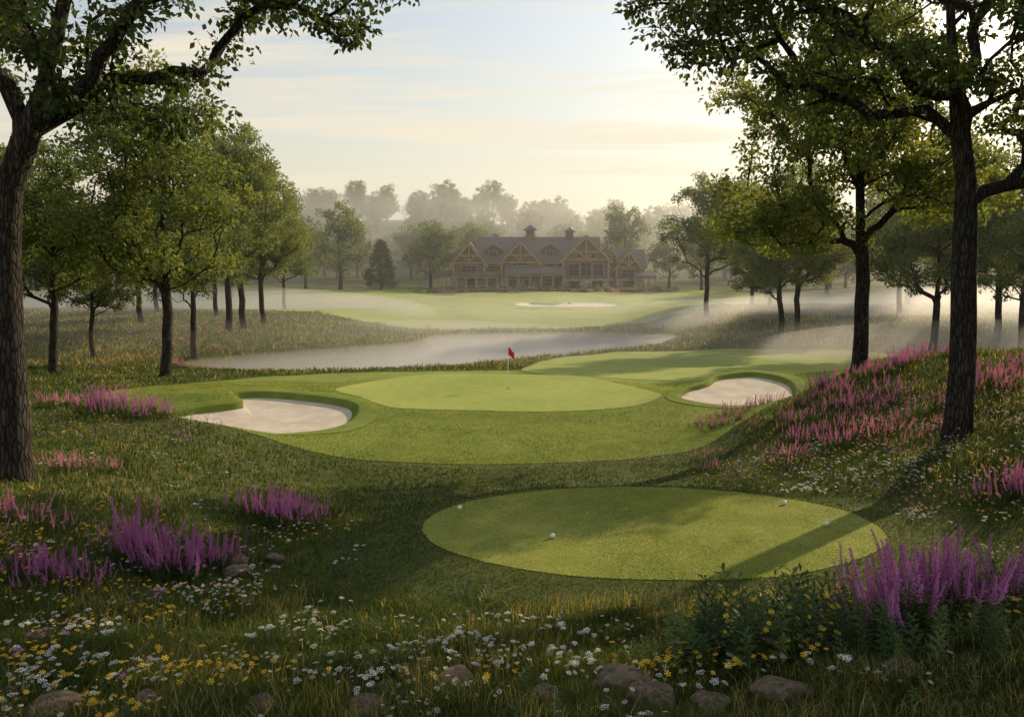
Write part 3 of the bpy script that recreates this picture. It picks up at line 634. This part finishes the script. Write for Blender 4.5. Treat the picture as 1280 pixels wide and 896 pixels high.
def gable_x(x0, x1, y0, y1, ze, zr, oh=.7, eo=.9, wall=M_timb, th=.35, stone=2.6):
    yc = (y0+y1)/2
    box(nm('stone_base'), (x0-.1,y0-.1,-1), (x1+.1,y1,stone), M_stone, lodge)
    V = [(x0,y0,stone),(x0,y1,stone),(x0,y1,ze),(x0,yc,zr),(x0,y0,ze)]; V += [(x1,b,c) for a,b,c in V]
    solid(nm('wall'), V, [(4,3,2,1,0),(5,6,7,8,9),(1,6,5,0),(2,7,6,1),(0,5,9,4),(3,8,7,2),(4,9,8,3)], wall, lodge)
    sl = (zr-ze)/((y1-y0)/2)
    for s in (-1, 1):
        ye = yc+s*((y1-y0)/2+eo); ze2 = ze-sl*eo
        V = [(x0-oh,yc,zr+.06),(x0-oh,ye,ze2+.06),(x1+oh,ye,ze2+.06),(x1+oh,yc,zr+.06)]; V += [(a,b,c+th) for a,b,c in V]
        solid(nm('roof'), V, [(0,1,2,3),(7,6,5,4),(0,4,5,1),(1,5,6,2),(2,6,7,3),(3,7,4,0)], M_roof, lodge)
    box(nm('fascia'), (x0-oh,y0-eo-.12,ze-sl*eo-.15), (x1+oh,y0-eo-.01,ze-sl*eo+.3), M_beam, lodge)
def window(x, z, w, h, y):
    box(nm('window_frame'), (x-w/2-.12,y-.12,z-.12), (x+w/2+.12,y+.02,z+h+.12), M_beam, lodge)
    n_ = max(1, int(round(w/1.1)))
    for i in range(n_):
        a = x-w/2+w*i/n_+.04; b = x-w/2+w*(i+1)/n_-.04
        box(nm('window_pane'), (a,y-.16,z+.03), (b,y-.10,z+h*.6-.04), M_glass, lodge); box(nm('window_pane'), (a,y-.16,z+h*.6+.04), (b,y-.10,z+h-.03), M_glass, lodge)
def porch(x0, x1, y0, y1, zl, zh, npost):
    V = [(x0,y0,zl),(x1,y0,zl),(x1,y1,zh),(x0,y1,zh)]; V += [(a,b,c+.3) for a,b,c in V]
    solid(nm('porch_roof'), V, [(3,2,1,0),(4,5,6,7),(0,1,5,4),(1,2,6,5),(2,3,7,6),(3,0,4,7)], M_roof, lodge)
    box(nm('porch_beam'), (x0+.1,y0+.25,zl-.42), (x1-.1,y0+.6,zl-.03), M_beam, lodge)
    for i in range(npost):
        x = x0+.4+(x1-x0-.8)*i/(npost-1); box(nm('post_base'), (x-.38,y0+.1,-.6), (x+.38,y0+.85,1.1), M_stone, lodge); box(nm('post'), (x-.2,y0+.27,1.1), (x+.2,y0+.6,zl-.4), M_beam, lodge)
    box(nm('deck'), (x0,y0,-.9), (x1,y1,.15), M_stone, lodge)
    for i in range(npost-1):
        xa = x0+.4+(x1-x0-.8)*i/(npost-1)+.38; xb = x0+.4+(x1-x0-.8)*(i+1)/(npost-1)-.38
        box(nm('rail'), (xa,y0+.4,.95), (xb,y0+.5,1.07), M_beam, lodge)
gable_x(-8, 20.5, 0, 14, 6.9, 12.2)
gable_y(-13.8, -6.2, -1.8, 12, 6.3, 10.9)
gable_y(-2.6, 6.4, -3.2, 7, 6.4, 11.2)
gable_y(11.6, 22.4, -4.6, 7, 7.0, 12.25)
gable_x(20, 31, 0, 10, 5.6, 9.2)
gable_y(24.2, 30.2, -1.6, 5, 5.3, 8.9)
gable_y(21.6, 24.8, -.8, 5, 7.4, 9.6, stone=3)
porch(-1.6, 12.4, -7.6, -3.3, 3.7, 5.2, 6); porch(-17, -13.9, -1, 8, 3.2, 4.2, 3); porch(28, 33.4, -4.6, -1.75, 3.0, 3.9, 4); porch(-13.4, -3, -4.6, -1.95, 3.2, 4.0, 5)
for xd in (-4.4, 8.9):
    V = [(xd-1.7,1.2,7.8),(xd+1.7,1.2,7.8),(xd+1.7,1.2,9.3),(xd,1.2,10.4),(xd-1.7,1.2,9.3)]; V += [(a,6,c) for a,b,c in V]
    solid(nm('dormer'), V, [(0,1,2,3,4),(0,5,6,1),(1,6,7,2),(4,9,5,0),(2,7,8,3),(3,8,9,4)], M_timb, lodge)
    for s in (-1, 1):
        V = [(xd,.6,10.5),(xd+s*2.2,.6,9.05),(xd+s*2.2,6,9.05),(xd,6,10.5)]; V += [(a,b,c+.22) for a,b,c in V]
        solid(nm('dormer_roof'), V, [(0,1,2,3),(7,6,5,4),(0,4,5,1),(1,5,6,2),(2,6,7,3),(3,7,4,0)], M_roof, lodge)
    window(xd, 8.1, 1.7, 1.0, 1.18)
for x, z, w, h, y in [(-10,3.6,3.4,2.0,-1.8), (-10,.5,2.4,1.8,-1.95), (-5,3.6,1.8,2,0), (1.9,5.6,3.6,1.3,-3.2), (.2,.4,1.8,2.0,-3.33), (3.8,.4,1.8,2.0,-3.33), (9,5.4,1.8,1.2,0), (8.6,.4,3.2,2.2,-.12),
                      (14.2,3.2,2.4,2.8,-4.6), (19.8,3.2,2.4,2.8,-4.6), (17,3.2,2.4,3.2,-4.6), (15.4,7.4,1.2,1.3,-4.6), (18.6,7.4,1.2,1.3,-4.6), (14.4,.3,2.4,1.8,-4.73), (19.6,.3,2.4,1.8,-4.73), (27.2,3.0,3.2,1.7,-1.6), (27.2,.3,2.6,1.8,-1.73), (22.6,3.4,1.2,1.6,-.8), (22.6,7.3,1,.9,-.8), (22.8,.4,1.4,1.6,-.93), (10.2,.5,1.2,1.8,-.12), (-10,7,1.6,1.3,-1.8), (27.2,6,1.2,1,-1.6)]:
    window(x, z, w, h, y)
for xc, zb, s in ((4.4, 11.7, 1.15), (13.9, 11.7, .95)):
    w = 1.05*s; yc = 7
    box(nm('cupola_base'), (xc-w,yc-w,zb), (xc+w,yc+w,zb+1.1*s), M_timb, lodge)
    for dx in (-1, 0, 1):
        for dy in (-1, 1): box(nm('cupola_post'), (xc+dx*w*.85-.1,yc+dy*w*.85-.1,zb+1.1*s), (xc+dx*w*.85+.1,yc+dy*w*.85+.1,zb+2.2*s), M_beam, lodge)
    box(nm('cupola_louvre'), (xc-w*.7,yc-w*.7,zb+1.1*s), (xc+w*.7,yc+w*.7,zb+2.2*s), M_glass, lodge)
    e = w*1.45; z0 = zb+2.2*s
    solid(nm('cupola_roof'), [(xc-e,yc-e,z0),(xc+e,yc-e,z0),(xc+e,yc+e,z0),(xc-e,yc+e,z0),(xc,yc,z0+1.15*s)], [(3,2,1,0),(0,1,4),(1,2,4),(2,3,4),(3,0,4)], M_roof, lodge)
    box(nm('finial'), (xc-.07,yc-.07,z0+1.05*s), (xc+.07,yc+.07,z0+1.9*s), M_beam, lodge)
for x0, y0, zt in ((-3.9,9.5,13.2), (24.0,6.5,10.8)):
    box(nm('chimney'), (x0-.8,y0-.7,0), (x0+.8,y0+.7,zt), M_stone, lodge); box(nm('chimney_cap'), (x0-.95,y0-.85,zt), (x0+.95,y0+.85,zt+.25), M_stone, lodge)
terr = empty('terrace_rocks', (0,0,0))
for i in range(130):
    x = rng.uniform(-17, 34); y = LY-9.2-rng.uniform(0, 7)+.004*(x-8)**2
    rock(x, y, rng.uniform(.5, 1.3), .1, terr, 'terrace_rock_%d' % i, dz=.1)
tw = empty('stone_retaining_wall', (0,0,0)); box('wall_course', (-12, LY-9.3, 1.2), (26, LY-8.5, 2.55), M_stone, tw)
rng2 = np.random.RandomState(9); C = []
for i in range(90):
    x = rng2.uniform(-23, 38); y = LY-8-rng2.uniform(0, 7); C.append((x, y, float(H(x, y))+.5))
V, T, Ti = leaves(rng2, np.array(C), 90, 1.1, .3, .7); add_mesh('foundation_shrubs', V, T, mats=[M_leaf], tint=Ti)
C = [(x, LY-12-rng2.uniform(0, 5), 0) for x in rng2.uniform(-18, 36, 34)]; C = np.array([(a, b, float(H(a, b))+.4) for a, b, c in C])
V, T, Ti = leaves(rng2, C, 45, .9, .24, .5); add_mesh('flower_bed', V, T, mats=[M_pink], tint=Ti)

# ------------------------------------------------------------------ flagstick + golf balls
fz = float(H(-.2, 44.5))+.03
fl = empty('golf_flagstick', (-.2, 44.5, fz))
t = NT('flag_pole'); M_pole = t.bsdf((.82,.80,.75), .4, None, .4)
t = NT('flag_red'); M_flag = t.bsdf((.60,.03,.03), .7, None, .2, None)
v, T = tube([(0,0,-.1),(0,0,1.0),(0,0,2.15)], [.022,.02,.018], 10); o = add_mesh('pole', v, T, mats=[M_pole], smooth=True); o.parent = fl
V = []; F = []
for i in range(11):
    for j in range(6):
        u = i/10; w_ = j/5; V.append((.02+u*.30, .07*math.sin(u*7+w_)*u, 2.12-w_*(.42-.1*u)-u*.30+.03*math.sin(u*6)))
for i in range(10):
    for j in range(5): a = i*6+j; F.append((a, a+1, a+7, a+6))
o = solid('flag', V, F, M_flag, fl)
t = NT('hole_dark'); Mh = t.bsdf((.02,.02,.015), .9)
o = add_mesh('hole_cup', [(.1*math.cos(a), .1*math.sin(a), .012) for a in np.linspace(0, 6.283, 20, endpoint=False)], [list(range(20))], mats=[Mh]); o.parent = fl
t = NT('golf_ball_white'); vo = t.n('ShaderNodeTexVoronoi'); vo.inputs['Scale'].default_value = 70; t.l(t.coord(), vo.inputs['Vector'])
M_ball = t.bsdf((.85,.85,.83), .35, t.bump(vo.outputs['Distance'], .5, .01), .5)
for x, y in [(-1.21,20.0), (.84,17.8), (6.47,20.45), (6.85,18.7)]:
    bpy.ops.mesh.primitive_uv_sphere_add(segments=32, ring_count=20, radius=.055, location=(x, y, float(H(x, y))+.012+.054)); o = bpy.context.object; o.name = 'golf_ball'; o.data.materials.append(M_ball)
    for p in o.data.polygons: p.use_smooth = True

# ------------------------------------------------------------------ mist volumes
def vol(name, V, F, dens, col=(1,.99,.96), an=.55):
    m_ = bpy.data.materials.new(name); m_.use_nodes = True; nt = m_.node_tree; nt.nodes.clear()
    o_ = nt.nodes.new('ShaderNodeOutputMaterial'); s_ = nt.nodes.new('ShaderNodeVolumeScatter'); s_.inputs['Density'].default_value = dens
    s_.inputs['Color'].default_value = (*col, 1); s_.inputs['Anisotropy'].default_value = an; nt.links.new(s_.outputs[0], o_.inputs['Volume'])
    me = bpy.data.meshes.new(name); me.from_pydata(V, [], F); me.materials.append(m_); ob = bpy.data.objects.new(name, me); COL.objects.link(ob); return ob
def mist(name, a, b, dens): return vol(name, *boxd(a, b), dens)
mist('haze', (-400,46,-8), (400,227.9,36), .0006)
mist('ground_mist', (-260,60,-4), (260,180,2.3), .008)
mist('forest_mist', (-480,228,-4), (480,640,34), .0036)
def bank(cx, cy, cz, rx, ry, rz, dens):
    import bmesh
    bm = bmesh.new(); bmesh.ops.create_icosphere(bm, subdivisions=3, radius=1)
    for v in bm.verts: v.co = (cx+v.co.x*rx, cy+v.co.y*ry, cz+v.co.z*rz)
    V = [tuple(v.co) for v in bm.verts]; F = [tuple(v.index for v in f.verts) for f in bm.faces]; bm.free(); return vol('mist_bank', V, F, dens)
bank(52, 98, .8, 38, 17, 4.2, .045); bank(-46, 122, .9, 36, 15, 3.8, .042); bank(-12, 101, -.2, 20, 7, 1.2, .03); bank(38, 68, .6, 20, 7, 2.3, .045)
n = 48; th = np.linspace(0, 2*np.pi, n, endpoint=False); R = B_pond.R(th)*1.22
V = [(B_pond.c[0]+r_*math.cos(a), B_pond.c[1]+r_*math.sin(a), z) for z in (WATER_Z+.02, .1) for r_, a in zip(R, th)]
F = [tuple(range(n))[::-1], tuple(range(n, 2*n))]+[(i, (i+1) % n, n+(i+1) % n, n+i) for i in range(n)]
vol('pond_mist', V, F, .12)

# ------------------------------------------------------------------ world, sun, camera
EL, AZ = 24, 44
w = bpy.data.worlds.new('World'); scene.world = w; w.use_nodes = True; nt = w.node_tree
bg = nt.nodes['Background']; bg.inputs['Strength'].default_value = .15
sky = nt.nodes.new('ShaderNodeTexSky'); sky.sky_type = 'NISHITA'; sky.sun_disc = False; sky.sun_elevation = rad(EL); sky.sun_rotation = rad(AZ)
sky.dust_density = 1.8; sky.air_density = 1.2; sky.ozone_density = 1.4
def N(tp): return nt.nodes.new(tp)
def LK(a, b): nt.links.new(a, b)
tc = N('ShaderNodeTexCoord'); sx = N('ShaderNodeSeparateXYZ'); LK(tc.outputs['Generated'], sx.inputs[0])
vr = N('ShaderNodeValToRGB'); e = vr.color_ramp.elements; e[0].position = 0; e[0].color = (.9,.9,.9,1); e[1].position = .36; e[1].color = (.08,.08,.08,1); q = e.new(.14); q.color = (.58,.58,.58,1); LK(sx.outputs['Z'], vr.inputs[0])
mv = N('ShaderNodeMix'); mv.data_type = 'RGBA'; LK(vr.outputs[0], mv.inputs[0]); LK(sky.outputs[0], mv.inputs[6]); mv.inputs[7].default_value = (5.8,5.15,3.9,1)
ad = N('ShaderNodeMath'); ad.operation = 'ADD'; ad.inputs[1].default_value = .12; LK(sx.outputs['Z'], ad.inputs[0])
mx = N('ShaderNodeMath'); mx.operation = 'MAXIMUM'; mx.inputs[1].default_value = .05; LK(ad.outputs[0], mx.inputs[0])
dx = N('ShaderNodeMath'); dx.operation = 'DIVIDE'; LK(sx.outputs['X'], dx.inputs[0]); LK(mx.outputs[0], dx.inputs[1])
dy = N('ShaderNodeMath'); dy.operation = 'DIVIDE'; LK(sx.outputs['Y'], dy.inputs[0]); LK(mx.outputs[0], dy.inputs[1])
cb = N('ShaderNodeCombineXYZ'); LK(dx.outputs[0], cb.inputs[0]); LK(dy.outputs[0], cb.inputs[1])
mp = N('ShaderNodeMapping'); mp.inputs['Rotation'].default_value = (0, 0, rad(24)); mp.inputs['Scale'].default_value = (.45, 1.9, 1); mp.inputs['Location'].default_value = (3.1, .4, 0); LK(cb.outputs[0], mp.inputs[0])
nz = N('ShaderNodeTexNoise'); nz.inputs['Scale'].default_value = 1.2; nz.inputs['Detail'].default_value = 9; nz.inputs['Roughness'].default_value = .6; nz.inputs['Distortion'].default_value = .7; LK(mp.outputs[0], nz.inputs['Vector'])
rp = N('ShaderNodeValToRGB'); rp.color_ramp.elements[0].position = .48; rp.color_ramp.elements[0].color = (0,0,0,1); rp.color_ramp.elements[1].position = .64; rp.color_ramp.elements[1].color = (.85,.85,.85,1); LK(nz.outputs['Fac'], rp.inputs[0])
mxc = N('ShaderNodeMix'); mxc.data_type = 'RGBA'; LK(rp.outputs[0], mxc.inputs[0]); LK(mv.outputs[2], mxc.inputs[6]); mxc.inputs[7].default_value = (6.3,5.6,4.35,1)
LK(mxc.outputs[2], bg.inputs[0])

sd = Vector((math.sin(rad(AZ))*math.cos(rad(EL)), math.cos(rad(AZ))*math.cos(rad(EL)), math.sin(rad(EL))))
ld = bpy.data.lights.new('sun', 'SUN'); ld.energy = 5; ld.angle = rad(.6); ld.color = (1,.81,.54)
lo = bpy.data.objects.new('sun', ld); COL.objects.link(lo); lo.rotation_euler = (-sd).to_track_quat('-Z', 'Y').to_euler(); lo.location = (60, 30, 40)

cd = bpy.data.cameras.new('camera'); co = bpy.data.objects.new('camera', cd); COL.objects.link(co)
co.location = (0, 0, 6.5); co.rotation_euler = (rad(90-5.6), 0, 0)
cd.sensor_width = 36; cd.lens = 36*1100/1280; cd.clip_start = .1; cd.clip_end = 8000
scene.camera = co
